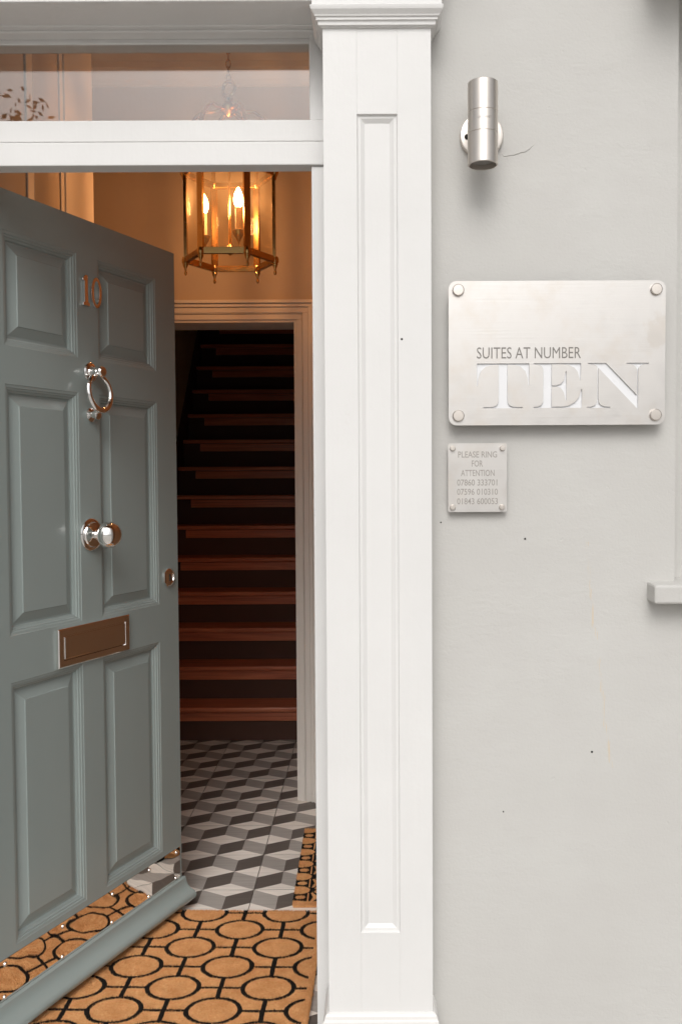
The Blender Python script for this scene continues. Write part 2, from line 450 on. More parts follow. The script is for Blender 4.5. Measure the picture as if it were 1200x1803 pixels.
wall = new()
box(wall, 0.02, WX, 0.0, 0.30, PAVE, 6.0)
box(wall, WX, 1.75, 0.0, 0.30, PAVE, 1.058)
box(wall, WX, 1.75, 0.0, 0.30, 2.375, 6.0)
box(wall, 1.75, 5.0, 0.0, 0.30, PAVE, 6.0)
box(wall, -5.0, -1.05, 0.0, 0.30, PAVE, 6.0)
box(wall, -1.05, 0.02, 0.0, 0.30, 2.36, 6.0)
bmesh.ops.remove_doubles(wall, verts=wall.verts, dist=1e-5)
wall_o = tag(obj('rendered_wall', wall, 'render'), 'pale grey rendered house wall right of the white pilaster', 'wall')
for (x, z, r) in ((0.330, 1.197, 0.0021), (0.475, 0.735, 0.0022), (0.284, 0.605, 0.0014), (0.150, 1.233, 0.0016)):
    bm = new(); lathe(bm, [(r, 0), (r * 1.1, 0.0008), (r * 0.5, 0.0018), (0, 0.002)], 9, Matrix.Translation((x, 0.0, z)) @ FRONT)
    obj('nail_hole', bm, 'hole', wall_o)
# hairline crack beside the wall light: a thin proud ridge of filler
bm = new(); cp = [(0.279, 0.0, 2.012)]
for q in range(15):
    a = q / 14; cp.append((0.284 + 0.062 * a + random.uniform(-0.0012, 0.0012), -0.0002 - 0.0006 * math.sin(math.pi * a), 2.006 + 0.020 * a ** 2.2 + random.uniform(-0.0016, 0.0016)))
cp += [(0.350, 0.0, 2.034), (0.353, 0.0006, 2.045)]
tube(bm, cp, [0.0004] + [random.uniform(0.0004, 0.0013) for q in range(15)] + [0.0005, 0.0003], 6)
obj('filler_ridge', bm, 'render', wall_o, True)

# window on the right edge
win = tag(empty('window', (WX, 0, 1.06)), 'grey painted window with a projecting sill cut off at the right edge', 'window')
def wchild(name, mat, *a, **kw):
    o = bx(name, mat, None, *a, **kw); o.parent = win; o.matrix_parent_inverse = win.matrix_basis.inverted(); return o
bm = new(); box(bm, 0.592, 1.82, -0.052, 0.10, 1.062, 1.108, bev=0.005)
for v in bm.verts:
    if v.co.z > 1.09 and v.co.y < 0: v.co.z -= 0.006
so_ = obj('sill', bm, 'render', win); so_.matrix_parent_inverse = win.matrix_basis.inverted()
wchild('frame', 'render', WX, WX + 0.06, 0.055, 0.14, 1.098, 2.374, bev=0.003)
wchild('frame', 'render', 1.69, 1.75, 0.055, 0.14, 1.098, 2.374, bev=0.003)
wchild('frame', 'render', WX + 0.06, 1.69, 0.055, 0.14, 2.30, 2.374, bev=0.003)
wchild('frame', 'render', WX + 0.06, 1.69, 0.055, 0.14, 1.098, 1.17, bev=0.003)
wchild('sash', 'white', WX + 0.06, 1.69, 0.09, 0.13, 1.70, 1.74, bev=0.003)
wchild('pane', 'glass', WX + 0.06, 1.69, 0.108, 0.112, 1.17, 1.70, bev=0)
wchild('pane', 'glass', WX + 0.06, 1.69, 0.108, 0.112, 1.74, 2.30, bev=0)
wchild('hood', 'render', 0.572, 1.84, -0.14, -0.001, 2.362, 2.45, bev=0.004)
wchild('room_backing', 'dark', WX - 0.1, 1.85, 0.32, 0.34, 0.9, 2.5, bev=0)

# street tree across the road: the photograph shows its twigs reflected in the transom glass
def leaf_mat():
    k = NT('street_tree_leaf'); oi = k.noise(k.pos(), 3.0, 2)
    k.bsdf(k.mix(oi, (0.045, 0.06, 0.025), (0.09, 0.10, 0.045)), 0.6); return k.m
MAT['leaf'] = leaf_mat()
MAT['bark'] = paint('street_tree_bark', (0.10, 0.08, 0.06), 0.9, 0.2, 0.5)
TX, TY_ = -4.45, -6.9
tree = tag(empty('street_tree', (TX, TY_, PAVE)), 'leafy street tree reflected at the left end of the transom glass', 'tree')
def tpart(name, bm, mat, smooth=False):
    o = obj(name, bm, mat, tree, smooth); o.matrix_parent_inverse = Matrix.Translation((-TX, -TY_, -PAVE)); return o
tips = []
bm = new(); tube(bm, [(TX, TY_, PAVE), (TX + 0.03, TY_, 1.0), (TX - 0.02, TY_ + 0.03, 2.6), (TX + 0.02, TY_, 3.9)], [0.15, 0.12, 0.10, 0.07], 10); tpart('trunk', bm, 'bark', True)
for i in range(13):
    a = 2 * math.pi * i / 13 + random.uniform(-0.2, 0.2); el = random.uniform(0.25, 1.3); ln = random.uniform(1.0, 1.75)
    d = Vector((math.cos(a) * math.cos(el), math.sin(a) * math.cos(el), math.sin(el)))
    b0 = Vector((TX, TY_, random.uniform(2.9, 3.9))); pts = [b0 + d * ln * q + Vector((random.uniform(-.06, .06), random.uniform(-.06, .06), 0.10 * q * q)) for q in (0, 0.35, 0.7, 1.0)]
    bm = new(); tube(bm, pts, [0.045, 0.03, 0.018, 0.007], 6); tpart('limb', bm, 'bark', True)
    for q in (0.45, 0.62, 0.8, 1.0): tips.append((b0 + d * ln * q, 0.20 + 0.14 * q))
bm = new()
for c, r in tips:
    for _ in range(70):
        p = c + Vector((random.gauss(0, 1), random.gauss(0, 1), random.gauss(0, 0.8))) * r * 0.62
        u = Vector((random.gauss(0, 1), random.gauss(0, 1), random.gauss(0, 1))).normalized(); v = u.orthogonal().normalized() * random.uniform(0.014, 0.024); u = u * random.uniform(0.03, 0.05)
        bm.faces.new([bm.verts.new(p + q) for q in (-u, v, u, -v)])
tpart('crown', bm, 'leaf')

# ------------------------------------------------------------------ door surround: pilaster, capital, plinth, entablature
sur = tag(empty('door_surround', (0, 0, 0)), 'white painted panelled pilaster with moulded capital carrying the entablature', 'door surround')
def pilaster(dx):
    T = lambda o: setattr(o, 'location', (dx, 0, 0)) or o
    xl, xa, xb, xr = -0.0925, -0.024, 0.058, 0.1265
    zb, zt = 0.372, 2.068
    g = 0.0
    T(bx('stile', 'white', sur, xl, xa - g, FRONT_Y, 0.05, 0.19, 2.30, bev=0.0004))
    T(bx('stile', 'white', sur, xb + g, xr, FRONT_Y, 0.05, 0.19, 2.30, bev=0.0004))
    T(bx('rail', 'white', sur, xa, xb, FRONT_Y + 0.0003, 0.05, zt, 2.30, bev=0.0004))
    T(bx('rail', 'white', sur, xa, xb, FRONT_Y + 0.0003, 0.05, 0.19, zb, bev=0.0004))
    bm = new(); ring_loft(bm, xa, xb, zb, zt, [(0.0, 0.0006), (0.001, 0.0045), (0.004, 0.0055), (0.007, 0.0055), (0.012, 0.0085), (0.0155, 0.0105), (0.0175, 0.0105)], FRONT_Y)
    T(obj('panel', bm, 'white', sur))
    bm = new(); side_mould(bm, xl, xr, FRONT_Y, 0.05, [(0.0, 2.2385), (0.004, 2.239), (0.0045, 2.241), (0.0085, 2.2415), (0.009, 2.2465), (0.010, 2.2495), (0.0125, 2.250), (0.013, 2.2555),
        (0.0155, 2.256), (0.0165, 2.259), (0.0195, 2.263), (0.0225, 2.267), (0.0235, 2.271), (0.0240, 2.2745), (0.0205, 2.277), (0.0205, 2.288)])
    T(obj('capital', bm, 'white', sur))
    bm = new(); side_mould(bm, xl, xr, FRONT_Y, 0.05, [(0.012, -0.02), (0.012, 0.180), (0.0115, 0.186), (0.009, 0.190), (0.008, 0.196), (0.005, 0.2005), (0.0, 0.202)])
    T(obj('plinth', bm, 'white_worn', sur))
pilaster(0); pilaster(-1.06)
bx('fascia', 'white', sur, -1.20, 0.150, -0.075, -0.040, 2.289, 2.52, bev=0.002)
bx('soffit', 'white', sur, -1.17, 0.140, -0.0395, 0.022, 2.2905, 2.31, bev=0)
bx('soffit_moulding', 'white', sur, -0.968, -0.0935, 0.023, 0.040, 2.288, 2.31, bev=0.003)
bx('soffit_moulding', 'white', sur, -0.968, -0.0935, 0.0405, 0.075, 2.2845, 2.31, bev=0.003)
bx('cornice', 'white', sur, -1.26, 0.20, -0.17, -0.002, 2.521, 2.60, bev=0.006)
bm = new(); lathe(bm, [(0.0025, 0), (0.002, 0.0006), (0, 0.001)], 8, Matrix.Translation((0.0655, FRONT_Y - 0.0001, 1.613)) @ FRONT); obj('nail_hole', bm, 'hole', sur)

# door step
st = bx('doorstep', 'stone', None, -1.25, 0.25, -0.42, 0.052, PAVE, -0.022, bev=0.012)
tag(st, 'stone doorstep below the open front door', 'step')

# ------------------------------------------------------------------ door frame with transom light
fr = tag(empty('entrance_doorcase', (0, 0, 0)), 'white door frame with glazed transom light over the open doorway', 'door frame')
JX = -0.125
bx('jamb', 'white', fr, JX, 0.0, FR_Y, 0.102, 0.0, 2.0065, bev=0.0025)
bx('door_stop', 'white', fr, JX + 0.012, 0.0, 0.103, 0.19, 0.0, 2.30, bev=0.001)
bx('jamb', 'white', fr, -1.0, -0.897, FR_Y, 0.100, 0.0, 2.0065, bev=0.0025)
bx('jamb', 'white', fr, -1.0, -0.95, 0.101, 0.19, 0.0, 2.30, bev=0.001)
bx('transom_bar', 'white', fr, -1.0, 0.0, FR_Y - 0.006, 0.099, 2.0075, 2.0575, bev=0.002)
bx('transom_bar', 'white', fr, -1.0, 0.0, FR_Y - 0.0045, 0.099, 2.0583, 2.1045, bev=0.002)
bx('transom_jamb', 'white', fr, JX - 0.003, 0.0, FR_Y, 0.118, 2.105, 2.31, bev=0.002)
bx('transom_jamb', 'white', fr, -1.0, -0.897, FR_Y, 0.118, 2.105, 2.31, bev=0.002)
bx('transom_head', 'white', fr, -0.897, JX - 0.003, FR_Y + 0.0155, 0.118, 2.2755, 2.31, bev=0.002)
bx('transom_pane', 'glass', fr, -0.897, JX - 0.003, 0.080, 0.084, 2.105, 2.2755, bev=0)
bx('threshold', 'white_worn', fr, -0.895, JX - 0.002, 0.053, 0.20, -0.02, 0.006, bev=0.003)

# ------------------------------------------------------------------ hall shell
LX, RX, BY, CZ = -0.95, 0.14, 1.75, 2.97
OX0, OX1, OZ, BW = -1.06, -0.30, 1.963, 0.17   # inner doorway
bm = new(); box(bm, -1.45, RX + 0.1, 0.20, 2.64, -0.12, -0.0095)
floor = tag(obj('floor', bm, 'grout'), kind='structure')
bm = new(); box(bm, -1.5, RX + 0.1, 0.30, BY + 0.0, CZ, CZ + 0.1); box(bm, -1.5, RX + 0.1, 0.19, 0.30, 2.36, CZ + 0.1)
tag(obj('ceiling', bm, 'hall_ceil'), kind='structure')
bm = new(); box(bm, RX, RX + 0.1, 0.19, BY + BW, -0.1, CZ); box(bm, 0.0, RX, 0.19, 0.31, -0.1, CZ)
tag(obj('wall_right', bm, 'hall_brown'), kind='structure')
bm = new(); box(bm, LX - 0.3, LX, 0.191, 1.20, -0.1, CZ); box(bm, -1.5, -1.25, 1.20, BY + BW, -0.1, CZ)
wl = tag(obj('wall_left', bm, 'hall_wall'), kind='structure')
bx('pilaster_strip', 'hall_white', wl, LX + 0.0005, LX + 0.010, 0.915, 1.197, 0.0, CZ - 0.02, bev=0.003)
bx('pilaster_strip', 'hall_white', wl, LX + 0.0005, LX + 0.005, 0.885, 0.9149, 0.0, CZ - 0.02, bev=0.003)
bx('pilaster_strip', 'hall_white', wl, LX + 0.0005, LX + 0.005, 0.61, 0.66, 0.0, CZ - 0.02, bev=0.004)
bm = new(); box(bm, -1.25, OX0, BY, BY + BW, -0.1, CZ); box(bm, OX1, RX, BY, BY + BW, -0.1, CZ); box(bm, OX0, OX1, BY, BY + BW, OZ, CZ)
wb = tag(obj('wall_back', bm, 'hall_wall'), kind='structure')
bm = new(); extrude_x(bm, [(BY, CZ - 0.075), (BY - 0.012, CZ - 0.07), (BY - 0.02, CZ - 0.055), (BY - 0.045, CZ - 0.03), (BY - 0.06, CZ - 0.022), (BY - 0.065, CZ - 0.001), (BY, CZ - 0.001)], -1.249, RX - 0.001)
obj('cornice', bm, 'hall_white', wb)
# stairwell shell
bm = new(); box(bm, -1.36, -1.215, BY + BW, 5.6, -0.1, 5.2); sw = tag(obj('wall_stair_left', bm, 'stair_wall'), kind='structure')
bm = new(); box(bm, -0.12, 0.24, BY + BW, 5.6, -0.1, 5.2); tag(obj('wall_stair_right', bm, 'stair_wall'), kind='structure')
bm = new(); box(bm, -1.215, -0.12, 5.45, 5.6, -0.1, 5.2); tag(obj('wall_stair_end', bm, 'stair_wall'), kind='structure')
bm = new(); box(bm, -1.215, -0.12, BY + BW, 5.45, 5.0, 5.2); box(bm, -1.215, -0.12, BY + 0.001, BY + BW, CZ, 5.2); tag(obj('ceiling_stair', bm, 'stair_wall'), kind='structure')

# ------------------------------------------------------------------ floor tiles: cubes printed on rectangular tiles
TW, TP = 0.166, 0.27      # cube width, pattern period in depth
def clip(poly, x0, x1, y0, y1):
    def cut(pts, ins, inter):
        out = []
        for i in range(len(pts)):
            a, b = pts[i - 1], pts[i]
            if ins(b):
                if not ins(a): out.append(inter(a, b))
                out.append(b)
            elif ins(a): out.append(inter(a, b))
        return out
    def lx(c): return lambda a, b: (c, a[1] + (b[1] - a[1]) * (c - a[0]) / (b[0] - a[0]))
    def ly(c): return lambda a, b: (a[0] + (b[0] - a[0]) * (c - a[1]) / (b[1] - a[1]), c)
    for ins, inter in ((lambda p: p[0] >= x0, lx(x0)), (lambda p: p[0] <= x1, lx(x1)), (lambda p: p[1] >= y0, ly(y0)), (lambda p: p[1] <= y1, ly(y1))):
        poly = cut(poly, ins, inter)
        if len(poly) < 3: return []
    return poly
def tile_mesh():
    g = 0.0013; x0, x1, y0, y1 = g, 2 * TW - g, g, TP - g
    h, e = TP / 3, TP / 3; verts, faces, mi = [], [], []
    def add(poly, m):
        poly = clip(poly, x0, x1, y0, y1)
        if len(poly) < 3: return
        A = sum(poly[i - 1][0] * poly[i][1] - poly[i][0] * poly[i - 1][1] for i in range(len(poly)))
        if abs(A) < 1e-7: return
        if A < 0: poly = poly[::-1]
        b = len(verts); verts.extend((x, y, 0.0) for x, y in poly); faces.append(list(range(b, b + len(poly)))); mi.append(m)
    for r in range(-1, 4):
        cy_ = r * TP / 2
        for c in range(-1, 4):
            cx = c * TW + (TW / 2 if r % 2 == 0 else 0)
            L, Rr, F, N = (cx - TW / 2, cy_), (cx + TW / 2, cy_), (cx, cy_ + h / 2), (cx, cy_ - h / 2)
            add([L, N, Rr, F], 0)
            add([L, (L[0], L[1] - e), (N[0], N[1] - e), N], 1)
            add([N, (N[0], N[1] - e), (Rr[0], Rr[1] - e), Rr], 2)
    b = len(verts)
    verts.extend([(x0, y0, 0), (x1, y0, 0), (x1, y1, 0), (x0, y1, 0), (x0, y0, -0.0094), (x1, y0, -0.0094), (x1, y1, -0.0094), (x0, y1, -0.0094)])
    for i in range(4):
        j = (i + 1) % 4; faces.append([b + i, b + 4 + i, b + 4 + j, b + j]); mi.append(1)
    me = bpy.data.meshes.new('floor_tile'); me.from_pydata(verts, [], faces)
    for p, m in zip(me.polygons, mi): p.material_index = m
    for m in ('tile_light', 'tile_mid', 'tile_dark'): me.materials.append(MAT[m])
    me.update(); return me
tm = tile_mesh()
for iy in range(-4, 6):
    for ix in range(-3, 2):
        x, y = -0.382 + ix * 2 * TW, 1.209 + iy * TP
        if y < 0.1 or y + TP > 2.66 and y > 2.6 or x > RX: continue
        t = bpy.data.objects.new('tile', tm); COL.objects.link(t); t.parent = floor
        t.location = (x, y, random.uniform(-0.0003, 0.0003))

# ------------------------------------------------------------------ inner doorway: lining and three-step architrave
inn = tag(empty('inner_doorway', (0, 0, 0)), 'white moulded architrave round the inner doorway leading to the stairs', 'door frame')
def arch_band(a, b, d0, d1):
    """One fascia of the architrave, from a to b metres out from the opening, standing d1 proud."""
    bm = new()
    for (x0, x1, z0, z1) in ((OX1 + a, OX1 + b, 0.0, OZ + a), (OX0 - b, OX0 - a, 0.0, OZ + a), (OX0 - b, OX1 + b, OZ + a, OZ + b)):
        box(bm, x0, x1, BY - d1, BY - 0.0005, z0, z1, bev=0.002)
    return obj('architrave_band', bm, 'hall_white', inn)
arch_band(0.004, 0.026, 0, 0.014); arch_band(0.0265, 0.030, 0, 0.020); arch_band(0.0305, 0.052, 0, 0.022); arch_band(0.0525, 0.066, 0, 0.030); arch_band(0.0665, 0.080, 0, 0.040)
bx('lining', 'hall_white', inn, OX1 - 0.006, OX1 + 0.004, BY - 0.006, BY + BW + 0.005, 0.0, OZ + 0.004, bev=0.001)
bx('lining', 'hall_white', inn, OX0 - 0.004, OX0 + 0.006, BY - 0.006, BY + BW + 0.005, 0.0, OZ + 0.004, bev=0.001)
bx('lining', 'hall_white', inn, OX0 + 0.0062, OX1 - 0.0062, BY - 0.006, BY + BW + 0.005, OZ - 0.006, OZ + 0.004, bev=0.001)

# ------------------------------------------------------------------ staircase
stair = tag(empty('staircase', (0, 2.57, 0)), 'dark mahogany staircase climbing beyond the inner doorway', 'staircase')
def sch(name, mat, *a, **kw):
    o = bx(name, mat, stair, *a, **kw); o.matrix_parent_inverse = Matrix.Translation((0, -2.57, 0)); return o
SX0, SX1 = -1.195, -0.125
for k in range(1, 16):
    yf, h = 2.57 + 0.160 * (k - 1), 0.175 * k
    sch('tread', 'wood', SX0, SX1, yf, yf + 0.215, h - 0.024, h, bev=0.006)
    sch('nosing_board', 'wood', SX0 + 0.105, SX1 - 0.005, yf + 0.022, yf + 0.0355, h - 0.074, h - 0.0262, bev=0.003)
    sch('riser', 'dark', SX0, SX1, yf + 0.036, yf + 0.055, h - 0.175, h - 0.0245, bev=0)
for xs in (SX0 - 0.019, ):
    bm = new(); a = [(2.62, 0.0), (2.56, 0.02), (2.56, 0.26), (4.99, 2.92), (4.99, 2.62)]
    extrude_x(bm, a, xs, xs + 0.0185); o = obj('string', bm, 'dark', stair); o.matrix_parent_inverse = Matrix.Translation((0, -2.57, 0))

# ------------------------------------------------------------------ front door
DW = 0.79
door = tag(empty('front_door', (-0.901, 0.110, 0), R(67)), 'sage grey six panel front door standing open with chrome fittings', 'door')
P = lambda t: DW - t      # t is measured back from the free edge
DT, ZB, ZT = 0.044, 0.022, 2.011
cols = [(P(0.683), P(0.432)), (P(0.351), P(0.097))]
rows = [(0.207, 0.842), (0.955, 1.555), (1.646, 1.916)]
bm = new()
xs = sorted([0, DW] + [v for c in cols for v in c]); zs = sorted([ZB, ZT] + [v for r in rows for v in r])
gv = {(i, j): bm.verts.new((x, 0, z)) for i, x in enumerate(xs) for j, z in enumerate(zs)}
for i in range(len(xs) - 1):
    for j in range(len(zs) - 1):
        if any(abs(xs[i] - c[0]) < 1e-6 for c in cols) and any(abs(zs[j] - r[0]) < 1e-6 for r in rows): continue
        bm.faces.new((gv[i, j], gv[i + 1, j], gv[i + 1, j + 1], gv[i, j + 1]))
b4 = [bm.verts.new((x, DT, z)) for x, z in ((0, ZB), (DW, ZB), (DW, ZT), (0, ZT))]
bm.faces.new(b4[::-1])
nx, nz = len(xs) - 1, len(zs) - 1
bm.faces.new([gv[i, 0] for i in range(nx, -1, -1)] + [b4[0], b4[1]])
bm.faces.new([gv[i, nz] for i in range(nx + 1)] + [b4[2], b4[3]])
bm.faces.new([gv[0, j] for j in range(nz + 1)] + [b4[3], b4[0]])
bm.faces.new([gv[nx, j] for j in range(nz, -1, -1)] + [b4[1], b4[2]])
outer = [e for e in bm.edges if len(e.link_faces) == 2 and abs(e.link_faces[0].normal.dot(e.link_faces[1].normal)) < 0.5]
obj('leaf', bm, 'door', door)
PROF = [(0.0, 0.0), (0.001, 0.0012), (0.004, 0.0016), (0.0075, 0.0022), (0.0085, 0.0045), (0.013, 0.0054), (0.0145, 0.0085), (0.019, 0.0105), (0.021, 0.0155), (0.026, 0.0155), (0.049, 0.0070), (0.0502, 0.0052), (0.053, 0.0050)]
for r in rows:
    for c in cols:
        bm = new(); ring_loft(bm, c[0], c[1], r[0], r[1], PROF); obj('panel', bm, 'door', door)

def on_door(t, z, d=0.0): return Matrix.Translation((P(t), -d, z)) @ FRONT
# knob
kn = bm = new(); lathe(bm, [(0.043, 0), (0.043, 0.003), (0.040, 0.006), (0.034, 0.0075), (0.032, 0.011), (0.026, 0.0125), (0.018, 0.014), (0.0125, 0.018), (0.0115, 0.026), (0.013, 0.033), (0.018, 0.037),
    (0.027, 0.040), (0.0335, 0.048), (0.036, 0.058), (0.0345, 0.068), (0.029, 0.078), (0.021, 0.085), (0.011, 0.0888), (0, 0.090)], 40, on_door(0.392, 1.181, 0.0005))
obj('door_knob', bm, 'chrome', door, True)
# knocker: rosette + pivot, ring, striker
bm = new(); lathe(bm, [(0.026, 0), (0.026, 0.003), (0.023, 0.006), (0.016, 0.008), (0.013, 0.013), (0.013, 0.030), (0.015, 0.033), (0.015, 0.040), (0.012, 0.044), (0, 0.046)], 28, on_door(0.385, 1.612, 0.0005))
kk = obj('knocker', bm, 'chrome', door, True)
bm = new(); n = 44; pts = []
for i in range(n):
    a = 2 * math.pi * i / n; dz = -0.047 + 0.047 * math.cos(a) ; pts.append((P(0.385) + 0.043 * math.sin(a), -0.026 - 0.010 * (-dz / 0.094), 1.604 + dz))
tube(bm, pts, [0.0056 + 0.0030 * (0.5 - 0.5 * math.cos(2 * math.pi * i / n)) for i in range(n)], 12, True); obj('knocker_ring', bm, 'chrome', kk, True)
bm = new(); lathe(bm, [(0.019, 0), (0.019, 0.003), (0.015, 0.006), (0.010, 0.009), (0.010, 0.016), (0.014, 0.019), (0.014, 0.025), (0.009, 0.029), (0, 0.030)], 24, on_door(0.385, 1.500, 0.0005)); obj('striker', bm, 'chrome', kk, True)
# numerals 1 and 0
def prism_front(bm, pts, y0, y1, holes=()):
    f = [bm.verts.new((x, y0, z)) for x, z in pts]; b = [bm.verts.new((x, y1, z)) for x, z in pts]; n = len(pts)
    for i in range(n): bm.faces.new((f[i], f[(i + 1) % n], b[(i + 1) % n], b[i]))
    ff = bm.faces.new(f); bm.faces.new(b)
    bmesh.ops.bevel(bm, geom=list(ff.edges), offset=0.0009, segments=2, affect='EDGES', profile=0.5)
bm = new(); x1 = P(0.402); z0 = 1.785
prism_front(bm, [(x1 - 0.013, z0), (x1 + 0.013, z0), (x1 + 0.013, z0 + 0.007), (x1 + 0.0055, z0 + 0.009), (x1 + 0.0055, z0 + 0.080), (x1 - 0.004, z0 + 0.080), (x1 - 0.013, z0 + 0.070), (x1 - 0.013, z0 + 0.065), (x1 - 0.0055, z0 + 0.066), (x1 - 0.0055, z0 + 0.009), (x1 - 0.013, z0 + 0.007)], -0.0075, -0.0012)
obj('numeral', bm, 'chrome', door)
bm = new(); x1 = P(0.362); n = 36
def ell(rx, rz): return [(x1 + rx * math.sin(2 * math.pi * i / n), z0 + 0.040 + rz * math.cos(2 * math.pi * i / n)) for i in range(n)]
lo, li = ell(0.0205, 0.0405), ell(0.0105, 0.031)
V = {}
for nm, lp in (('o', lo), ('i', li)):
    for nm2, yy in (('f', -0.0075), ('b', -0.0012)): V[nm + nm2] = [bm.verts.new((x, yy, z)) for x, z in lp]
for a, b in (('of', 'if'), ('if', 'ib'), ('ib', 'ob'), ('ob', 'of')):
    for i in range(n): bm.faces.new((V[a][i], V[a][(i + 1) % n], V[b][(i + 1) % n], V[b][i]))
bmesh.ops.bevel(bm, geom=[e for e in bm.edges if all(abs(v.co.y + 0.0075) < 1e-6 for v in e.verts) and len(e.link_faces) == 2 and any(abs(f.calc_center_median().y + 0.0075) > 1e-4 for f in e.link_faces)], offset=0.0009, segments=2, affect='EDGES', profile=0.5)
obj('numeral', bm, 'chrome', door, True)
# letter plate
bm = new(); lx0, lx1 = P(0.531), P(0.247)
ring_loft(bm, lx0, lx1, 0.846, 0.947, [(0.0, -0.0005), (0.0004, -0.0075), (0.003, -0.0095), (0.018, -0.0095), (0.0195, -0.0070), (0.021, -0.0070)])
lp = obj('letter_plate', bm, 'chrome', door)
bm = new(); box(bm, lx0 + 0.0225, lx1 - 0.0225, -0.0105, -0.0072, 0.846 + 0.0225, 0.947 - 0.0225, bev=0.0012); obj('flap', bm, 'chrome_sheet', lp)
# cylinder lock
bm = new(); lathe(bm, [(0.027, 0), (0.027, 0.004), (0.023, 0.008), (0.0165, 0.0095), (0.0160, 0.006), (0.0155, 0.006), (0, 0.0062)], 28, on_door(0.050, 1.031, 0.0005))
lk = obj('cylinder_lock', bm, 'chrome', door, True)
bm = new(); box(bm, P(0.050) - 0.002, P(0.050) + 0.002, -0.0078, -0.0068, 1.020, 1.040); obj('keyhole', bm, 'hole', lk)
# kick plate with domed screws, weather bar
kp = bx('kick_plate', 'chrome_sheet', door, 0.012, P(0.011), -0.0022, -0.0004, 0.040, 0.190, bev=0.0005)
for t in (0.030, 0.165, 0.330, 0.525, 0.72):
    for z in (0.178, 0.100):
        bm = new(); lathe(bm, [(0.0058, 0), (0.0056, 0.0012), (0.004, 0.0030), (0, 0.0038)], 12, on_door(t + 0.004 * (z < 0.15), z, 0.0022)); obj('screw', bm, 'chrome', kp, True)
bm = new(); prof = [(-0.003, 0.092), (-0.010, 0.0915), (-0.0125, 0.089), (-0.014, 0.080), (-0.018, 0.070), (-0.025, 0.062), (-0.034, 0.057), (-0.043, 0.054), (-0.049, 0.049), (-0.051, 0.042), (-0.049, 0.034), (-0.044, 0.028), (-0.036, 0.025), (-0.003, 0.024)]
extrude_x(bm, prof, 0.004, DW + 0.004); obj('weather_bar', bm, 'door', door, True)

# ------------------------------------------------------------------ hall lantern
LC = (-0.472, 1.17)
lan = tag(empty('hall_lantern', (LC[0], LC[1], CZ)), 'hexagonal brass hall lantern with lit candle bulbs hanging inside', 'lantern')
def L(name, bm, mat, parent=None, smooth=True):
    o = obj(name, bm, mat, parent or lan, smooth)
    if parent is None: o.matrix_parent_inverse = Matrix.Translation((-LC[0], -LC[1], -CZ))
    return o
def hexp(r, z): return [Vector((LC[0] + r * math.cos(R(60 * i)), LC[1] + r * math.sin(R(60 * i)), z)) for i in range(6)]
LR, LZ0, LZ1 = 0.150, 2.068, 2.362
B0, B1 = hexp(LR, LZ0), hexp(LR, LZ1)
def bar(bm, a, b, w, h):
    """Rectangular bar between two points, w across and h tall."""
    a, b = Vector(a), Vector(b); d = (b - a).normalized()
    upv = Vector((0, 0, 1)) if abs(d.z) < 0.9 else Vector((a.x - LC[0], a.y - LC[1], 0)).normalized()
    s = d.cross(upv).normalized() * w / 2; u = s.cross(d).normalized() * h / 2
    vv = [bm.verts.new(p + q) for p in (a, b) for q in (s + u, s - u, -s - u, -s + u)]
    for q in ((0, 1, 2, 3), (7, 6, 5, 4), (0, 4, 5, 1), (1, 5, 6, 2), (2, 6, 7, 3), (3, 7, 4, 0)): bm.faces.new([vv[i] for i in q])
